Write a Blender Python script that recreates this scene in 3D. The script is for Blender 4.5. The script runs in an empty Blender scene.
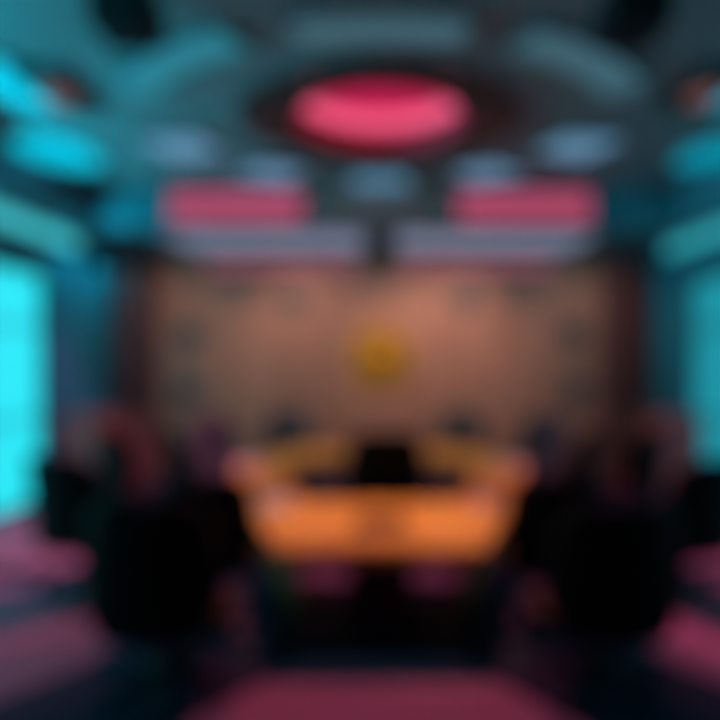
import bpy, bmesh, math, random
from mathutils import Vector, Matrix
PI = math.pi
random.seed(4)
S = bpy.context.scene
COL = S.collection

# ------------------------------------------------------------------ materials
def mat(name, col, rough=0.5, metal=0.0, noise=0.0, nscale=8.0, stretch=None, bump=0.0, spec=0.5, coat=0.0):
    m = bpy.data.materials.new(name); m.use_nodes = True
    nt = m.node_tree; b = nt.nodes['Principled BSDF']
    b.inputs['Roughness'].default_value = rough
    b.inputs['Metallic'].default_value = metal
    b.inputs['Specular IOR Level'].default_value = spec
    b.inputs['Coat Weight'].default_value = coat
    b.inputs['Base Color'].default_value = (*col, 1)
    if noise or bump:
        tc = nt.nodes.new('ShaderNodeTexCoord'); mp = nt.nodes.new('ShaderNodeMapping')
        nt.links.new(tc.outputs['Object'], mp.inputs['Vector'])
        if stretch: mp.inputs['Scale'].default_value = stretch
        n = nt.nodes.new('ShaderNodeTexNoise'); n.inputs['Scale'].default_value = nscale
        n.inputs['Detail'].default_value = 4
        nt.links.new(mp.outputs['Vector'], n.inputs['Vector'])
        if noise:
            r = nt.nodes.new('ShaderNodeValToRGB')
            r.color_ramp.elements[0].position = 0.3; r.color_ramp.elements[1].position = 0.7
            r.color_ramp.elements[0].color = (*[c*(1-noise) for c in col], 1)
            r.color_ramp.elements[1].color = (*[min(1, c*(1+noise)) for c in col], 1)
            nt.links.new(n.outputs['Fac'], r.inputs['Fac']); nt.links.new(r.outputs['Color'], b.inputs['Base Color'])
        if bump:
            bp = nt.nodes.new('ShaderNodeBump'); bp.inputs['Strength'].default_value = bump
            bp.inputs['Distance'].default_value = 0.01
            nt.links.new(n.outputs['Fac'], bp.inputs['Height']); nt.links.new(bp.outputs['Normal'], b.inputs['Normal'])
    return m

def glow(name, col, strength=1.0):
    m = bpy.data.materials.new(name); m.use_nodes = True
    nt = m.node_tree; b = nt.nodes['Principled BSDF']
    b.inputs['Base Color'].default_value = (*[c*0.3 for c in col], 1)
    b.inputs['Roughness'].default_value = 0.5
    b.inputs['Emission Color'].default_value = (*col, 1)
    b.inputs['Emission Strength'].default_value = strength
    return m

M = {}
M['black_leather'] = mat('black_leather', (.004,.004,.0045), .6, noise=.3, nscale=30, bump=.3, spec=.1)
M['grey_leather'] = mat('grey_leather', (.10,.095,.11), .55, noise=.2, nscale=30, bump=.3, spec=.25)
M['black_metal'] = mat('black_metal', (.01,.01,.012), .4, metal=.6, noise=.1, nscale=20)
M['rubber'] = mat('rubber', (.006,.006,.006), .8, noise=.2, nscale=40)
M['orange_wood'] = mat('orange_wood', (.95,.37,.06), .45, noise=.28, nscale=5, stretch=(9,1,1), coat=.1)
M['edge_wood'] = mat('edge_wood', (.5,.19,.045), .45, noise=.25, nscale=6, stretch=(1,1,9))
M['black_lacquer'] = mat('black_lacquer', (.006,.006,.01), .5, noise=.15, nscale=15, spec=.2)
M['navy_plinth'] = mat('navy_plinth', (.008,.008,.02), .6, noise=.15, nscale=15, spec=.2)
M['brown_leather'] = mat('brown_leather', (.12,.045,.02), .55, noise=.2, nscale=30, bump=.2, spec=.2)
M['dark_brown'] = mat('dark_brown', (.12,.045,.02), .55, noise=.2, nscale=30, spec=.2)
M['arm_wood'] = mat('arm_wood', (.13,.05,.016), .5, noise=.25, nscale=8, stretch=(6,1,1))
M['paper'] = mat('paper', (.50,.52,.50), .8, noise=.03, nscale=10)
M['wall_wood'] = mat('wall_wood', (.58,.28,.195), .6, noise=.12, nscale=3, stretch=(1,1,.25), bump=.08)
M['wall_teal'] = mat('wall_teal', (.03,.27,.36), .7, noise=.1, nscale=4)
M['plaster'] = mat('plaster', (.08,.24,.30), .75, noise=.08, nscale=5)
M['plaster_tray'] = mat('plaster_tray', (.20,.185,.20), .7, noise=.08, nscale=5)
M['maroon'] = mat('maroon', (.20,.058,.058), .6, noise=.2, nscale=6, stretch=(5,5,.4))
M['red_wood'] = mat('red_wood', (.31,.13,.115), .5, noise=.25, nscale=5, stretch=(5,5,.7))
M['brown_panel'] = mat('brown_panel', (.72,.22,.21), .6, noise=.2, nscale=5, stretch=(1,1,6))
M['gold'] = mat('gold', (.85,.46,.04), .42, metal=.35, noise=.1, nscale=12)
M['dark_gold'] = mat('dark_gold', (.55,.27,.03), .45, metal=.35, noise=.15, nscale=12)
M['slate'] = mat('slate', (.15,.14,.15), .6, noise=.25, nscale=9, bump=.2)
M['slate_rim'] = mat('slate_rim', (.22,.18,.17), .5, noise=.15, nscale=9)
M['black_ceiling'] = mat('black_ceiling', (.018,.015,.018), .5, noise=.2, nscale=8)
M['frame'] = mat('frame', (.03,.10,.12), .45, metal=.3, noise=.1, nscale=10)
M['grille'] = mat('grille', (.004,.004,.004), .7, noise=.3, nscale=60)
M['brass'] = mat('brass', (.5,.33,.12), .35, metal=.8, noise=.1, nscale=20)

M['g_left'] = glow('glow_window_left', (.022,.78,.88), 1.0)
M['g_right'] = glow('glow_window_right', (.008,.27,.34), 1.0)
M['g_strip_left'] = glow('glow_strip_left', (.05,.50,.56), 1.1)
M['g_strip_right'] = glow('glow_strip_right', (.03,.36,.42), 1.0)
M['g_cyan'] = glow('glow_cyan', (.0,.50,.66), 1.1)
M['g_cyan_dim'] = glow('glow_cyan_dim', (.0,.27,.38), 1.0)
M['g_ring'] = glow('glow_ring', (.095,.22,.34), 1.15)
M['g_ring_near'] = glow('glow_ring_near', (.05,.13,.17), .9)
M['g_ring_left'] = glow('glow_ring_left', (.02,.19,.25), .95)  # teal light cast from the left put into this panel's glow
M['g_linear'] = glow('glow_linear', (.135,.155,.23), 1.35)
M['g_pink'] = glow('glow_pink', (.42,.06,.13), 1.0)
M['g_drum'] = glow('glow_drum', (.90,.115,.24), 1.0)
M['crimson'] = mat('crimson', (.5,.05,.09), .5, noise=.1)
M['g_crimson'] = glow('glow_crimson', (.46,.010,.07), 1.0)
M['g_warm'] = glow('glow_warm', (1.0,.6,.3), .6)
M['g_wash_pink'] = glow('glow_wash_pink', (.34,.085,.12), 1.0)
M['g_red'] = glow('glow_red', (.16,.05,.045), 1.0)
M['g_rose'] = glow('glow_rose', (1.0,.25,.35), .5)

def carpet():
    m = bpy.data.materials.new('carpet'); m.use_nodes = True
    nt = m.node_tree; N = nt.nodes; L = nt.links; b = N['Principled BSDF']
    b.inputs['Roughness'].default_value = .85; b.inputs['Specular IOR Level'].default_value = .2
    tc = N.new('ShaderNodeTexCoord'); sp = N.new('ShaderNodeSeparateXYZ'); L.new(tc.outputs['Object'], sp.inputs[0])
    def ma(op, a, bb=None, c=None):
        n = N.new('ShaderNodeMath'); n.operation = op
        for i, v in enumerate((a, bb, c)):
            if v is None: continue
            if isinstance(v, (int, float)): n.inputs[i].default_value = v
            else: L.new(v, n.inputs[i])
        return n.outputs[0]
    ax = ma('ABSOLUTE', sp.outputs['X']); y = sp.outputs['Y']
    # dark diagonal spokes leaving the front corners of the table
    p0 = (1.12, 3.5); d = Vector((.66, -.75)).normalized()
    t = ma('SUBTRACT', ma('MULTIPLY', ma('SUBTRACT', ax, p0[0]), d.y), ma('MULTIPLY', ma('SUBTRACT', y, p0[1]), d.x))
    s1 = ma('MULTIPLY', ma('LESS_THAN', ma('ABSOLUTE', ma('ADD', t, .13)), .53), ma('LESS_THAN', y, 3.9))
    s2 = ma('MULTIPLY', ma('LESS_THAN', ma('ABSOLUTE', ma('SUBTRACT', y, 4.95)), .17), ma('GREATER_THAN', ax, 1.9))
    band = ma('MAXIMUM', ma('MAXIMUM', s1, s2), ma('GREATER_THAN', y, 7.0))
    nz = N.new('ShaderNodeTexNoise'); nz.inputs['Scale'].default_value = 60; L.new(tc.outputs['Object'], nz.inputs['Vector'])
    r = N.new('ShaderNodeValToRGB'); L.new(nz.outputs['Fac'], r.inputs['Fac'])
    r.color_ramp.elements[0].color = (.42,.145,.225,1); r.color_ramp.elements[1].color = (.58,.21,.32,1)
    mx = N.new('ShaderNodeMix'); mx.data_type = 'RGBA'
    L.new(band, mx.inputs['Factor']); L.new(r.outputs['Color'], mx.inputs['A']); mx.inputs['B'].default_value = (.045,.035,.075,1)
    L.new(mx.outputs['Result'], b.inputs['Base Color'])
    # shade under the table, painted as a darker purple carpet patch
    under_shade = ma('MULTIPLY', ma('LESS_THAN', ax, 1.5), ma('LESS_THAN', ma('ABSOLUTE', ma('SUBTRACT', y, 5.6)), 1.6))
    mi = N.new('ShaderNodeMix'); mi.data_type = 'RGBA'; L.new(under_shade, mi.inputs['Factor'])
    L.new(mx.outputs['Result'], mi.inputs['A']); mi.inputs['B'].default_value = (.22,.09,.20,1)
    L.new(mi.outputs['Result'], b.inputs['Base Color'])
    bp = N.new('ShaderNodeBump'); bp.inputs['Strength'].default_value = .3; bp.inputs['Distance'].default_value = .01
    L.new(nz.outputs['Fac'], bp.inputs['Height']); L.new(bp.outputs['Normal'], b.inputs['Normal'])
    return m
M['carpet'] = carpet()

# ------------------------------------------------------------------ mesh helpers
def obj(name, bm, m, parent=None, loc=None, smooth=False):
    me = bpy.data.meshes.new(name)
    bmesh.ops.recalc_face_normals(bm, faces=bm.faces[:])
    bm.to_mesh(me); bm.free()
    if isinstance(m, str): m = M[m]
    me.materials.append(m)
    if smooth:
        for p in me.polygons: p.use_smooth = True
        try: me.set_sharp_from_angle(angle=math.radians(40))
        except Exception: pass
    o = bpy.data.objects.new(name, me); COL.objects.link(o)
    if parent: o.parent = parent
    if loc: o.location = loc
    return o
def thing(name, label, cat, loc=(0,0,0), rz=0, group=None):
    o = bpy.data.objects.new(name, None); COL.objects.link(o)
    o.empty_display_size = .1
    o.location = loc; o.rotation_euler = (0,0,rz); o['label'] = label; o['category'] = cat
    if group: o['group'] = group
    return o
def tag(o, label, cat, group=None):
    o['label'] = label; o['category'] = cat
    if group: o['group'] = group
    return o
def struct(name, bm, m, parent=None):
    o = obj(name, bm, m, parent)
    if not parent: o['kind'] = 'structure'
    return o
def new(): return bmesh.new()
def box(bm, lo, hi, bev=0, seg=2, mtx=None):
    lo = Vector(lo); hi = Vector(hi); c = (lo+hi)/2; s = hi-lo
    t = bmesh.new()
    bmesh.ops.create_cube(t, size=1)
    bmesh.ops.scale(t, vec=s, verts=t.verts); bmesh.ops.translate(t, vec=c, verts=t.verts)
    if bev: bmesh.ops.bevel(t, geom=t.edges[:]+t.verts[:], offset=bev, segments=seg, profile=.5, affect='EDGES')
    if mtx: bmesh.ops.transform(t, matrix=mtx, verts=t.verts)
    me = bpy.data.meshes.new('tmp'); t.to_mesh(me); t.free(); bm.from_mesh(me); bpy.data.meshes.remove(me)
    return bm
def lathe(bm, prof, n=24, c=(0,0,0), sx=1, sy=1, axis='Z', cap=True):
    rings = []
    for r, z in prof:
        ring = []
        for i in range(n):
            a = 2*PI*i/n; x, y = r*math.cos(a)*sx, r*math.sin(a)*sy
            v = (x, y, z) if axis == 'Z' else ((x, -z, y) if axis == 'Y' else (z, x, y))
            ring.append(bm.verts.new((v[0]+c[0], v[1]+c[1], v[2]+c[2])))
        rings.append(ring)
    for a, b in zip(rings, rings[1:]):
        for i in range(n): bm.faces.new((a[i], a[(i+1)%n], b[(i+1)%n], b[i]))
    if cap:
        bm.faces.new(rings[0][::-1]); bm.faces.new(rings[-1])
    return bm
def tube(bm, pts, r, n=10, radii=None):
    pts = [Vector(p) for p in pts]; rings = []
    for k, p in enumerate(pts):
        d = (pts[min(k+1, len(pts)-1)]-pts[max(k-1, 0)]).normalized()
        u = d.cross(Vector((0,0,1)));
        if u.length < 1e-3: u = Vector((1,0,0))
        u.normalize(); w = d.cross(u); rr = radii[k] if radii else r
        rings.append([bm.verts.new(p+u*rr*math.cos(2*PI*i/n)+w*rr*math.sin(2*PI*i/n)) for i in range(n)])
    for a, b in zip(rings, rings[1:]):
        for i in range(n): bm.faces.new((a[i], a[(i+1)%n], b[(i+1)%n], b[i]))
    bm.faces.new(rings[0][::-1]); bm.faces.new(rings[-1])
    return bm
def pad(bm, size, e1=.35, e2=.35, f=None, nu=32, nv=16):
    """soft cushion: superellipsoid with half sizes, bent by f"""
    sg = lambda v, e: math.copysign(abs(v)**e, v)
    rows = []
    for j in range(nv+1):
        ph = -PI/2+PI*j/nv; row = []
        for i in range(nu):
            th = 2*PI*i/nu
            p = Vector((size[0]*sg(math.cos(ph),e1)*sg(math.cos(th),e2), size[1]*sg(math.cos(ph),e1)*sg(math.sin(th),e2), size[2]*sg(math.sin(ph),e1)))
            if f: p = f(p)
            row.append(bm.verts.new(p))
        rows.append(row)
    for a, b in zip(rows, rows[1:]):
        for i in range(nu):
            bm.faces.new((a[i], a[(i+1)%nu], b[(i+1)%nu], b[i]))
    bmesh.ops.remove_doubles(bm, verts=bm.verts[:], dist=1e-5)
    return bm
def ring_prism(bm, outer, inner, z0, z1):
    """flat ring between two polygons of the same vertex count"""
    n = len(outer)
    V = lambda pts, z: [bm.verts.new((p[0], p[1], z)) for p in pts]
    ot, ob, it, ib = V(outer,z1), V(outer,z0), V(inner,z1), V(inner,z0)
    for i in range(n):
        j = (i+1)%n
        bm.faces.new((ot[i], ot[j], it[j], it[i])); bm.faces.new((ob[i], ib[i], ib[j], ob[j]))
        bm.faces.new((ot[i], ob[i], ob[j], ot[j])); bm.faces.new((it[i], it[j], ib[j], ib[i]))
    return bm
def scaled(poly, sx, sy, c): return [(c[0]+(x-c[0])*sx, c[1]+(y-c[1])*sy) for x, y in poly]
def copy_tree(o, parent=None):
    c = o.copy(); COL.objects.link(c); c.parent = parent
    for ch in list(o.children): copy_tree(ch, c)
    return c
def spot(name, loc, target, power, col, half, blend=.6, r=.05):
    l = bpy.data.lights.new(name, 'SPOT'); l.energy = power; l.color = col
    l.spot_size = 2*math.radians(half); l.spot_blend = blend; l.shadow_soft_size = r
    o = bpy.data.objects.new(name, l); COL.objects.link(o); o.location = loc
    o.rotation_euler = (Vector(target)-Vector(loc)).to_track_quat('-Z', 'Y').to_euler()
    return o

# ------------------------------------------------------------------ the room
XW, YB, ZS, ZT = 4.87, 9.49, 4.05, 4.65       # half width, back wall, soffit, tray
TX, TY0, TY1 = 4.45, 2.3, 7.8                  # tray opening
LC = (0, 5.6); LRX, LRY = .93, .82            # pink lamp recess
Y0 = -1.6
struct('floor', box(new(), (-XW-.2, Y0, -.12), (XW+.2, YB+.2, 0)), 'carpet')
b = new(); box(b, (-XW-.2, YB, 0), (XW+.2, YB+.2, ZS+1.2)); struct('wall_back', b, 'wall_wood')
WY0, WZ = .4, 3.33
for sd, nm in ((-1, 'left'), (1, 'right')):
    WY1 = 7.6 if sd < 0 else 8.25
    b = new(); x0, x1 = sorted((sd*XW, sd*(XW+.2)))
    box(b, (x0, WY1, 0), (x1, YB, ZS+1.2)); box(b, (x0, Y0, 0), (x1, WY0, ZS+1.2)); box(b, (x0, WY0, WZ), (x1, WY1, ZS+1.2))
    struct('wall_'+nm, b, 'wall_teal')
# soffit around the tray, risers
b = new()
ring_prism(b, [(-XW,Y0),(XW,Y0),(XW,YB),(-XW,YB)], [(-TX,TY0),(TX,TY0),(TX,TY1),(-TX,TY1)], ZS, ZT+.1)
struct('ceiling', b, 'plaster')
b = new(); n = 64
outer, inner = [], []
for i in range(n):
    a = 2*PI*(i+.5)/n; c, s = math.cos(a), math.sin(a)
    hx, y1, y0 = TX, TY1-LC[1], LC[1]-TY0
    t = min(hx/abs(c) if abs(c) > 1e-6 else 1e9, (y1/s if s > 0 else y0/-s) if abs(s) > 1e-6 else 1e9)
    outer.append((LC[0]+t*c, LC[1]+t*s)); inner.append((LC[0]+LRX*c, LC[1]+LRY*s))
ring_prism(b, outer, inner, ZT, ZT+.1)
struct('ceiling_tray', b, 'plaster_tray')
# windows: backlit glass in dark frames
for k, sd in ((1, -1), (2, 1)):
    x = sd*(XW+.08); WY1 = 7.6 if sd < 0 else 8.25
    b = new(); w = .06
    ys = [WY0, 1.9, 3.4, 4.9, 6.35, WY1-w]
    for y in ys: box(b, (x-.07, y, 0), (x+.07, y+w, WZ))
    for z in (0, WZ-w): box(b, (x-.07, WY0, z), (x+.07, WY1, z+w))
    f = struct('window_%d' % k, b, 'frame')
    for a, c in zip(ys, ys[1:]):
        p = struct('pane', box(new(), (x-.012, a+w, w), (x+.012, c, WZ-w)), 'g_left' if sd < 0 else 'g_right', f)
        b = new()
        for z in (1.22, 2.52): box(b, (x-.03, a+w, z-.022), (x+.03, c, z+.022))
        struct('glazing_bar', b, 'frame', p)
# dark red pilasters either side of the back wall, on redder bases
tn = 0
for sd in (-1, 1):
    tn += 1; cx = sd*4.42
    b = new(); w = .36
    box(b, (cx-w, YB-.22, 1.14), (cx+w, YB, ZS))
    for q in range(5):
        xx = cx-w+.09+q*(2*w-.18)/4
        lathe(b, [(.055,1.2),(.055,ZS-.12)], 12, (xx, YB-.22, 0), 1, .6)
    t = struct('trim_%d' % tn, b, 'maroon')
    box_b = box(new(), (cx-w-.06, YB-.32, 0), (cx+w+.06, YB, 1.14), .015)
    struct('pilaster_base', box_b, 'red_wood', t)
    struct('capital', box(new(), (cx-w-.05, YB-.28, ZS-.14), (cx+w+.05, YB, ZS-.001), .02), 'maroon', t)
struct('baseboard_back', box(new(), (-3.98, YB-.03, 0), (3.98, YB, .14)), 'red_wood')

# ------------------------------------------------------------------ ceiling lights
GL = 'linear lights round the room'
for sd, nm in ((-1,'left'),(1,'right')):
    x = sd*XW
    t = thing('wall_light', 'long glowing cyan light strip along the top of the %s window wall' % nm, 'light', (x-sd*.002, 4.6, 3.9)); E = 3.75 if sd < 0 else 4.2
    s = -sd
    obj('housing', box(new(), (min(0, s*.05), -4.2, -.17), (max(0, s*.05), E, .14), .01), 'frame', t)
    obj('diffuser', box(new(), (min(s*.045, s*.07), -4.15, -.14), (max(s*.045, s*.07), E-.05, .11), .01), 'g_strip_left' if sd<0 else 'g_strip_right', t)
for sd, nm in ((-1,'left'),(1,'right')):
    cx = sd*1.82
    t = thing('linear_light', 'wide grey-blue ceiling light above the back wall, %s of the black projector' % nm, 'light', (cx, 8.6, ZS), 0, 'wide lights over the back wall')
    b = new(); ring_prism(b, [(-1.60,-.655),(1.60,-.655),(1.60,.80),(-1.60,.80)], [(-1.56,-.62),(1.56,-.62),(1.56,.76),(-1.56,.76)], -.05, 0)
    obj('frame', b, 'plaster', t)
    obj('diffuser', box(new(), (-1.56,-.62,-.035), (1.56,.76,-.005)), 'g_linear', t)
    t = thing('cove_glow', 'glowing pink panel standing for the lit ceiling step, %s of the unlit middle panel' % nm, 'light', (sd*2.16, TY1, 4.33), 0, 'pink cove glow panels')
    b = new(); box(b, (-1.03,-.04,-.25), (1.03,0,.27), .008); obj('housing', b, 'brown_panel', t)
    obj('diffuser', box(new(), (-.99,-.055,-.21), (.99,-.035,.23), .005), 'g_pink', t)  # pink light on the riser face put in as panel glow
struct('trim_3', box(new(), (-1.1, TY1-.03, ZS), (1.1, TY1, ZT), .004), 'brown_panel')
# round cyan lights and small dark lamps on the tray, beside the ring
for sd, nm in ((-1,'left'),(1,'right')):
    for (x, y, rx, ry, w) in ((3.98 if sd < 0 else 4.12, 6.45, .52 if sd < 0 else .42, .62, 'farther'), (3.46, 4.83, .36, .55, 'nearer')):
        t = thing('ceiling_light', '%s of the oval glowing cyan ceiling lights by the %s windows' % (w, nm), 'light', (sd*x, y, ZT), 0, 'oval cyan ceiling lights by the %s windows' % nm)
        b = new(); lathe(b, [(1,0),(1,-.05),(.96,-.06),(.93,-.03)], 48, (0,0,0), rx, ry, cap=False); obj('trim_ring', b, 'frame', t, smooth=True)
        b = new(); lathe(b, [(.005,-.05),(.8,-.045),(.945,-.03),(.945,-.004),(.005,-.004)], 48, (0,0,0), rx, ry); obj('diffuser', b, 'g_cyan' if sd < 0 else 'g_cyan_dim', t, smooth=True)
    t = thing('ceiling_light', 'small dim reddish lamp in a dark ceiling box between cyan ovals and ring, %s side' % nm, 'light', (sd*3.06, 4.95, ZT))
    obj('housing', box(new(), (-.22,-.40,-.08), (.22,.40,0), .02), 'black_ceiling', t)
    b = new(); lathe(b, [(.02,-.12),(.11,-.115),(.13,-.08),(.13,-.07)], 20, (0,0,0), 1, 1.4); obj('lens', b, 'g_red', t)

# ring of arc shaped ceiling panels
RX, RY, RC = 2.6, 1.78, (0, 5.72)
def arc(a0, a1, k0, k1, z0, z1, n=14):
    b = new(); R = []
    for i in range(n+1):
        a = math.radians(a0+(a1-a0)*i/n)
        R.append([b.verts.new((k*RX*math.sin(a), k*RY*math.cos(a), z)) for k, z in ((k0,z0),(k1,z0),(k1,z1),(k0,z1))])
    for p, q in zip(R, R[1:]):
        for i in range(4): b.faces.new((p[i], p[(i+1)%4], q[(i+1)%4], q[i]))
    b.faces.new(R[0]); b.faces.new(R[-1][::-1])
    return b
arcs = [(0, 10, .80, 1.10, 'nearest the back wall, straight above the projector'), (-36, 9, .80, 1.12, 'left of the one over the projector'), (36, 9, .80, 1.12, 'right of the one over the projector'),
        (-73, 10, .80, 1.10, 'over the left rear, beside the dark disc'), (73, 10, .80, 1.10, 'over the right rear, beside the dark disc'),
        (180, 16, .88, 1.06, 'in the near middle, top of the view'), (-135, 19, .90, 1.08, 'long one over the near left'), (135, 19, .90, 1.08, 'long one over the near right')]
for a, h, k0, k1, w in arcs:
    t = thing('ceiling_light', 'curved grey-blue ceiling panel in the ring, %s' % w, 'light', (RC[0], RC[1], ZT), 0, 'ring of curved ceiling panels')
    obj('frame', arc(a-h, a+h, k0, k1, -.05, 0), 'frame', t)
    obj('diffuser', arc(a-h+.8, a+h-.8, k0+.012, k1-.012, -.065, -.045), 'g_ring' if abs(a) < 90 else ('g_ring_left' if a < 0 else 'g_ring_near'), t)

# the pink lamp in its black disc
t = thing('ceiling_lamp', 'big round recessed pink lamp in a black ceiling disc over the table', 'lamp', (LC[0], LC[1], ZT))
n = 64
el = lambda rx, ry: [(rx*math.cos(2*PI*(i+.5)/n), ry*math.sin(2*PI*(i+.5)/n)) for i in range(n)]
obj('surround', ring_prism(new(), el(1.5,1.12), el(LRX-.005,LRY-.005), -.05, -.001), 'black_ceiling', t)
b = new(); ring_prism(b, el(LRX-.006,LRY-.006), el(LRX-.03,LRY-.03), -.03, .22); obj('reflector', b, 'crimson', t, smooth=True)
b = new(); ring_prism(b, el(LRX-.006,LRY-.006), el(LRX-.03,LRY-.03), .20, .42); obj('light_band', b, 'g_drum', t, smooth=True)
b = new(); vs = [b.verts.new((x,y,.42)) for x,y in el(LRX-.02,LRY-.02)]; vt = [b.verts.new((x,y,.45)) for x,y in el(LRX-.02,LRY-.02)]
b.faces.new(vs); b.faces.new(vt[::-1])
for i in range(n): b.faces.new((vs[i], vs[(i+1)%n], vt[(i+1)%n], vt[i]))
obj('diffuser', b, 'g_crimson', t)
obj('rim', ring_prism(new(), el(LRX+.04,LRY+.04), el(LRX-.03,LRY-.03), -.07, -.045), 'black_metal', t)

# small added downlights: made-up fixtures that carry the room's spot lamps
def fill_downlight(loc, label, group, glowm):
    t = thing('fill_downlight', label, 'light', loc, 0, group)
    b = new(); lathe(b, [(.06,0),(.06,-.025),(.055,-.03),(.045,-.03),(.042,-.005)], 24, cap=False); obj('trim_ring', b, 'black_metal', t, smooth=True)
    b = new(); lathe(b, [(.002,-.012),(.042,-.012),(.042,-.004),(.002,-.004)], 24); obj('lens', b, glowm, t)
    return t
z = ZT-.051
dl = [(-1.16,5.6,'left end'),(1.16,5.6,'right end'),(-.62,4.72,'near left edge'),(.62,4.72,'near right edge'),(-.62,6.5,'far left edge'),(.62,6.5,'far right edge')]
for x, y, w in dl:
    fill_downlight((x,y,z), 'tiny added fill lamp in the black disc round the pink lamp, %s' % w, 'added fill lamps in the black disc', 'g_rose')  # rose fixtures added so the floor gets enough pink light
ROSE = (1.0,.20,.42); WARM = (1.0,.68,.40)
for x, y, w in dl:
    side = abs(x) > 1
    spot('spot_rose', (x,y,z-.05), ((-4.7,6.1,0) if x < -1 else (4.6,5.6,0) if side else (x*1.5,LC[1]+(y-LC[1])*1.6-.4,0)), (600 if x < 0 else 450) if side else (140 if y < 5 else 10), ROSE if side else (1.0,.19,.33), 35 if side else 38, .35 if side else .6, .08)
for (x,y), (tx,ty), e in (((-.62,4.72),(-.54,4.32),270), ((.62,4.72),(.46,4.24),320), ((-1.16,5.6),(-1.3,6.1),120), ((1.16,5.6),(1.3,6.1),120), ((-.62,6.5),(-1.0,7.15),160), ((.62,6.5),(1.0,7.15),160)):
    spot('spot_table', (x,y,z-.06), (tx,ty,.75), e, WARM, 13, 1.0, .05)
for k in range(5):
    x = -3.2+1.6*k
    if k == 2: x = .42
    w = ['at the far left','second from the left','just right of the projector','second from the right','at the far right'][k]
    fill_downlight((x, 7.87, ZS), 'tiny added fill lamp on the front edge of the rear soffit, %s' % w, 'added fill lamps on the rear soffit', 'g_warm')  # fixtures added to warm the back wall
    spot('spot_wall', (x, 7.87, ZS-.05), (x*(1.25 if k in (0,4) else .8), YB, 1.7), (50,135,75,135,50)[k], (1.0,.64,.50), 52, .9, .08)

# uplight from the strips along the window walls
for sd, e in ((-1, 290), (1, 22)):
    for y in (2.6, 4.2, 5.8, 7.4):
        spot('spot_cyan', (sd*4.74, y, 3.74), (sd*1.9, y+.1, ZT), e*(.4 if y > 7 else 1), (.0,.75,1.0), 40, .8, .05)

for y in (8.0, 8.9):  # added cyan fixtures and spots that brighten the left wall
    fill_downlight((-4.5, y, ZS), 'tiny added cyan fill lamp on the left soffit past the window, %s' % ('nearer' if y < 8.5 else 'farther'), 'added cyan fill lamps on the left soffit', 'g_cyan')
    spot('spot_corner', (-4.5, y, ZS-.05), (-4.87, y+.1, 2.2), 30, (.0,.75,1.0), 52, .9, .05)
for sd, nm in ((-1,'left'),(1,'right')):
    t = thing('wall_light', 'added pink glow strip for the wash atop the back wall, %s half' % nm, 'light', (sd*1.75, YB-.002, 3.72), 0, 'added pink strips on the back wall')
    obj('channel', box(new(), (-1.4,-.035,-.07), (1.4,0,.12), .008), 'brown_panel', t)
    obj('diffuser', box(new(), (-1.37,-.05,-.05), (1.37,-.03,.10), .008), 'g_wash_pink', t)  # weak glow in place of pink light washing the wall top

# black box speakers hung from the tray, projector from the rear soffit
for sd, nm in ((-1,'left'),(1,'right')):
    t = thing('ceiling_speaker', 'black box speaker hung from the ceiling at the top %s of the view' % nm, 'speaker', (sd*1.72, 3.55, ZT), 0, 'black ceiling speakers')
    obj('bracket', box(box(new(), (-.04,-.04,-.12), (.04,.04,0)), (-.12,-.08,-.015), (.12,.08,0)), 'black_metal', t)
    c = obj('cabinet', box(new(), (-.20,-.18,-.40), (.20,.18,-.11), .03), 'black_lacquer', t)
    obj('grille', box(new(), (-.17,-.195,-.37), (.17,-.178,-.14), .005), 'grille', c)
t = thing('projector', 'black projector hanging from the rear soffit over the gold emblem', 'projector', (0, 8.02, ZS))
obj('mount', box(tube(new(), [(0,0,0),(0,0,-.22)], .03), (-.12,-.1,-.02), (.12,.1,0)), 'black_metal', t)
c = obj('casing', box(new(), (-.23,-.2,-.46), (.23,.24,-.2), .04), 'black_lacquer', t)
b = new(); lathe(b, [(.05,0),(.07,.0),(.075,.05),(.05,.05)], 20, (.08,.22,-.33), axis='Y'); bmesh.ops.translate(b, vec=(0,.04,0), verts=b.verts); obj('lens', b, 'black_metal', c)

# ------------------------------------------------------------------ the back wall: emblem and plaques
t = thing('wall_emblem', 'round gold emblem in the middle of the brown back wall', 'emblem', (0, YB-.002, 2.1))
b = new(); lathe(b, [(.50,0),(.56,.02),(.56,.05),(.52,.07),(.48,.06),(.47,.03)], 64, axis='Y', cap=False); obj('rim', b, 'gold', t, smooth=True)
b = new(); lathe(b, [(.005,.035),(.48,.035),(.48,0),(.005,0)], 64, axis='Y'); obj('disc', b, 'dark_gold', t)
b = new()
for k in range(16):
    a = 2*PI*k/16; L_ = .43 if k % 2 == 0 else .33
    d = Vector((math.sin(a),0,math.cos(a))); p = Vector((d.z,0,-d.x))
    q = [d*.14+p*.035, d*.14-p*.035, d*L_]
    v0 = [b.verts.new(w+Vector((0,-.036,0))) for w in q]; top = b.verts.new(d*.2+Vector((0,-.07,0)))
    for i in range(3): b.faces.new((v0[i], v0[(i+1)%3], top))
    b.faces.new(v0[::-1])
obj('ray', b, 'gold', t)
b = new(); lathe(b, [(.19,.03),(.18,.07),(.12,.10),(.002,.115)], 40, axis='Y'); obj('boss', b, 'gold', t, smooth=True)
plq = [(190,335,'upper slate oval plaque beside the left dark red pilaster'),(187,390,'lower slate oval plaque beside the left dark red pilaster'),
       (572,333,'upper slate oval plaque beside the right dark red pilaster'),(575,390,'lower slate oval plaque beside the right dark red pilaster'),
       (293,302,'slate oval plaque up and left of the gold emblem'),(466,300,'slate oval plaque up and right of the gold emblem')]
proto = None
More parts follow.
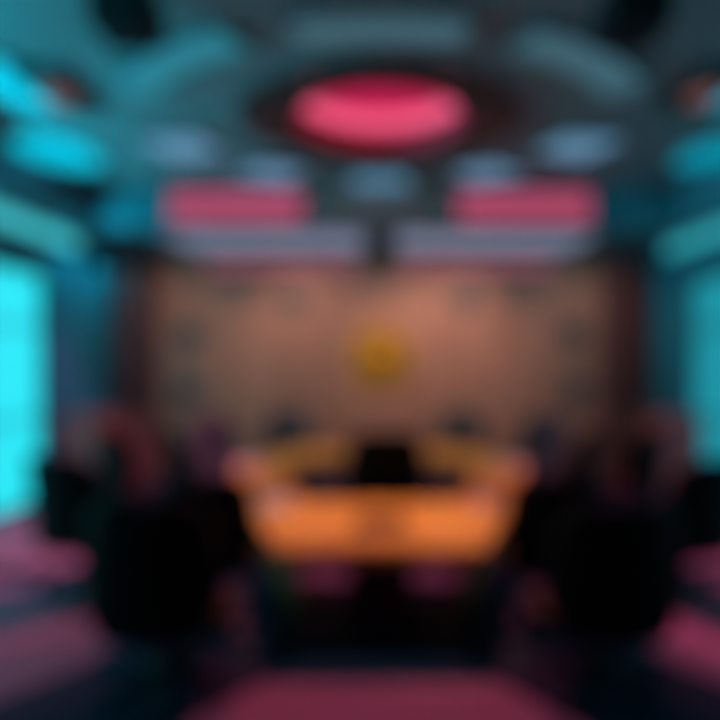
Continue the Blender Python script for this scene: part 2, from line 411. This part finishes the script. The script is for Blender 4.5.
for px, py, lab in plq:
    loc = ((px-380)/54.8, YB, 2.05+(360-py)/54.8)
    if proto is None:
        t = proto = thing('wall_plaque', lab, 'plaque', loc, 0, 'slate plaques on the back wall')
        b = new(); lathe(b, [(.215,0),(.26,.015),(.26,.035),(.225,.045),(.21,.02)], 40, (0,0,0), 1, .82, axis='Y', cap=False); obj('rim', b, 'slate_rim', t, smooth=True)
        b = new(); lathe(b, [(.218,0),(.218,.02),(.15,.032),(.002,.036)], 40, (0,0,0), 1, .82, axis='Y'); obj('face', b, 'slate', t, smooth=True)
    else:
        t = copy_tree(proto); t.location = loc; t['label'] = lab

# ------------------------------------------------------------------ the table
T_OUT = [(-.71,3.54),(.71,3.54),(1.47,5.4),(1.86,6.6),(1.25,7.8),(-1.25,7.8),(-1.86,6.6),(-1.47,5.4)]
T_IN = [(-.66,4.80),(.66,4.80),(1.02,5.5),(1.10,6.35),(.78,6.78),(-.78,6.78),(-1.10,6.35),(-1.02,5.5)]
TC = (0, 5.75)
t = thing('conference_table', 'large orange wooden ring-shaped eight-sided conference table on a black centre pedestal', 'table', (0,0,0))
b = new(); ring_prism(b, T_OUT, T_IN, .70, .755)
es = [e for e in b.edges if all(abs(v.co.z-.755) < 1e-4 for v in e.verts) and len([f for f in e.link_faces if abs(f.normal.z) < .5]) == 1]
b.normal_update()
obj('tabletop', b, 'orange_wood', t)
obj('apron', ring_prism(new(), scaled(T_OUT,.975,.985,TC), scaled(T_IN,1.05,1.04,TC), .655, .70), 'edge_wood', t)
obj('plinth', ring_prism(new(), scaled(T_OUT,.97,.985,TC), scaled(T_IN,1.3,1.5,TC), 0, .07), 'navy_plinth', t)
def mtx(x, y, a): return Matrix.Translation((x,y,0)) @ Matrix.Rotation(a, 4, 'Z')
for (x, y, a, w, d) in ((0,3.86,0,.22,.16),(0,7.35,0,.3,.16),(-1.34,6.0,PI/2,.3,.12),(1.34,6.0,PI/2,.3,.12)):
    b = new(); box(b, (-w,-d,.07), (w,d,.655), .012, 2, mtx(x,y,a)); obj('pedestal', b, 'black_lacquer', t)
for sd in (-1,1):
    a = math.atan2(5.4-3.54, .76*sd)
    b = new(); box(b, (-.55,-.025,.07), (.55,.025,.655), .006, 2, mtx(sd*.86,4.6,a)); obj('side_panel', b, 'edge_wood', t)

# papers lying on the table
def sheets(x, y, a, lab, w=.21, h=.297, n=3, s=1.0):
    b = new()
    for k in range(n):
        box(b, (-w/2*s,-h/2*s,k*.003), (w/2*s,h/2*s,k*.003+.0028), 0, 1, Matrix.Rotation((k-1)*.05, 4, 'Z'))
    o = obj('document', b, 'paper'); o.location = (x,y,.7555); o.rotation_euler = (0,0,a)
    return tag(o, lab, 'papers', 'white papers on the table')
sheets(-.96, 4.72, .39, 'white papers on the near left slanting side of the orange table', .26, .42)
sheets(-1.6, 6.5, .1, 'white papers at the far left corner of the orange table', .36, .5)
sheets(1.6, 6.5, -.1, 'white papers at the far right corner of the orange table', .36, .5)
sheets(.95, 4.75, -.39, 'white papers on the near right slanting side of the orange table', .2, .3)

b = new(); box(b, (-.2,-.24,0), (.2,.24,.006), .003)
t = thing('desk_blotter', 'brown leather desk blotter on the near side of the orange table, middle', 'blotter', (0,4.14,.7555))
obj('pad', b, 'brown_leather', t)
for sx in (-1,1): obj('edge_strip', box(new(), (sx*.185-.016,-.245,.0005), (sx*.185+.016,.245,.009), .003), 'dark_brown', t)

# ------------------------------------------------------------------ chairs
def make_chair(label, leather, group):
    t = thing('swivel_chair', label, 'chair', (0,0,0), 0, group)
    lm = leather
    obj('seat', pad(new(), (.29,.28,.07), .45, .4, lambda p: p+Vector((0,.02,.46-.03*(p.y/.28)*(p.y/.28)*(1 if p.y>0 else 0)))), lm, t, smooth=True)
    def bend(p):
        h = (p.z+.40)/.80
        x = p.x*(1.0-.12*max(0,h-.55)/.45)
        return Vector((x, p.y-.27-.10*h+.10*(p.x/.33)**2+.03*math.sin(h*PI), p.z+.83))
    back = obj('backrest', pad(new(), (.385,.06,.40), .42, .3, bend, 36, 20), lm, t, smooth=True)
    b = new(); pad(b, (.20,.03,.07), .5, .4, lambda p: Vector((p.x, p.y-.275+.04*(p.x/.3)**2, p.z+1.08)))
    obj('headrest', b, lm, back, smooth=True)
    for s in (-1,1):
        b = new(); tube(b, [(s*.28,-.02,.42),(s*.37,-.02,.44),(s*.40,-.02,.48),(s*.40,-.04,.56)], .02)
        a = obj('armrest', b, 'black_metal', t, smooth=True)
        b = new(); box(b, (s*.40-.04,-.24,.555), (s*.40+.04,.14,.60),   .018, 3); obj('arm_pad', b, 'arm_wood', a, smooth=True)
    b = new(); box(b, (-.14,-.16,.375), (.14,.14,.40), .01); obj('seat_plate', b, 'black_metal', t)
    b = new(); lathe(b, [(.05,.08),(.05,.2),(.032,.21),(.03,.38)], 20); obj('gas_column', b, 'black_metal', t, smooth=True)
    for k in range(5):
        a = 2*PI*k/5+.3; d = Vector((math.sin(a), math.cos(a), 0))
        b = new(); tube(b, [d*.03+Vector((0,0,.12)), d*.17+Vector((0,0,.105)), d*.31+Vector((0,0,.075))], .03, 10, [.035,.028,.02]); lg = obj('leg', b, 'black_metal', t, smooth=True)
        b = new(); p = Vector((-d.y,d.x,0))
        for q in (-.022,.022):
            c = d*.31+p*q
            tube(b, [c-p*.012+Vector((0,0,.031)), c+p*.012+Vector((0,0,.031))], .03, 14)
        tube(b, [d*.31+Vector((0,0,.03)), d*.31+Vector((0,0,.075))], .01, 8)
        obj('caster', b, 'rubber', lg, smooth=True)
    return t
G1, G2 = 'black swivel chairs round the table', 'grey swivel chairs at the far side'
chairs = [(-1.31,3.2,-.03,1.04,'black swivel chair nearest the viewer on the left, back turned, large in front'),
          (1.36,3.22,.05,1.02,'black swivel chair nearest the viewer on the right, back turned, large in front'),
          (-1.33,4.08,.12,.97,'black swivel chair tucked against the near left slanting side of the table'),
          (1.35,4.08,-.12,.97,'black swivel chair tucked against the near right slanting side of the table'),
          (-2.05,5.9,-1.1,1.03,'black swivel chair at the left long side of the table, before the left pilaster'),
          (2.05,5.9,1.1,1.03,'black swivel chair at the right long side of the table, before the right pilaster'),
          (-2.62,4.62,-.35,1.03,'black swivel chair standing off the table next to the bright left windows'),
          (2.64,4.5,.4,1.03,'black swivel chair standing off the table next to the dim right windows'),
          (-3.05,6.35,-.7,1,'black swivel chair in front of the left corner cabinet, away from the table'),
          (3.05,6.35,.7,1,'black swivel chair in front of the right corner cabinet, away from the table'),
          (.06,5.55,0,1.08,'black swivel chair standing inside the hole of the ring table')]
p1 = None
for x, y, rz, sc, lab in chairs:
    if rz is None:
        rz = math.atan2(-(0-x), (5.75-y)) if y < 5 or abs(x) > 2 else 0
    if p1 is None: o = p1 = make_chair(lab, 'black_leather', G1)
    else: o = copy_tree(p1); o['label'] = lab
    o.location = (x,y,0); o.rotation_euler = (0,0,rz); o.scale = (sc,sc,sc)
p2 = None
for x, y, lab in ((-1.5,8.22,'grey swivel chair behind the far edge of the table, left of the emblem'),
                  (1.3,8.22,'grey swivel chair behind the far edge of the table, right of the emblem'),
                  (-2.35,7.62,'grey swivel chair at the far left corner of the table'),
                  (2.3,7.62,'grey swivel chair at the far right corner of the table')):
    if p2 is None: o = p2 = make_chair(lab, 'grey_leather', G2)
    else: o = copy_tree(p2); o['label'] = lab
    o.location = (x,y,0); o.rotation_euler = (0,0,math.atan2(x, 5.75-y) if abs(x) > 2 else PI)

# corner cabinets by the ends of the windows
for sd, nm in ((-1,'left'),(1,'right')):
    t = thing('cabinet', 'reddish wooden cabinet in the corner past the %s windows' % nm, 'cabinet', (sd*4.58, 8.25, 0), 0, 'corner cabinets')
    obj('body', box(new(), (-.27,-.42,.06), (.27,.42,1.14), .01), 'red_wood', t)
    obj('top', box(new(), (-.285,-.44,1.14), (.285,.44,1.18), .01), 'red_wood', t)
    obj('base', box(new(), (-.24,-.39,0), (.24,.39,.06)), 'black_lacquer', t)
    for q in (-1,1):
        d = obj('door', box(new(), (-.02 if sd>0 else 0,-.19,-.5), (0 if sd>0 else .02,.19,.5), .006), 'red_wood', t, (-sd*.27, q*.2, .6))
        b = new(); tube(b, [(-sd*.04,-q*.15,-.08),(-sd*.04,-q*.15,.08)], .01); 
        for zz in (-.06,.06): tube(b, [(-sd*.015,-q*.15,zz),(-sd*.04,-q*.15,zz)], .006, 8)
        obj('handle', b, 'brass', d)

# ------------------------------------------------------------------ world, camera, view
w = bpy.data.worlds.new('World'); S.world = w; w.use_nodes = True
w.node_tree.nodes['Background'].inputs[0].default_value = (.02,.03,.05,1)
w.node_tree.nodes['Background'].inputs[1].default_value = .5
cd = bpy.data.cameras.new('camera'); cam = bpy.data.objects.new('camera', cd); COL.objects.link(cam)
cam.location = (0,0,2.05); cam.rotation_euler = (PI/2,0,0)
cd.sensor_width = 36; cd.lens = 36*520/720; cd.shift_x = -20/720; cd.clip_start = .05
DOF = True
cd.dof.use_dof = DOF; cd.dof.focus_distance = .35
BLUR = 39
cd.dof.aperture_fstop = cd.lens/1000/(BLUR/(520*2.65))
S.camera = cam
S.view_settings.view_transform = 'Standard'; S.view_settings.look = 'None'
S.view_settings.gamma = 1; S.view_settings.exposure = 0; S.view_settings.use_curve_mapping = False
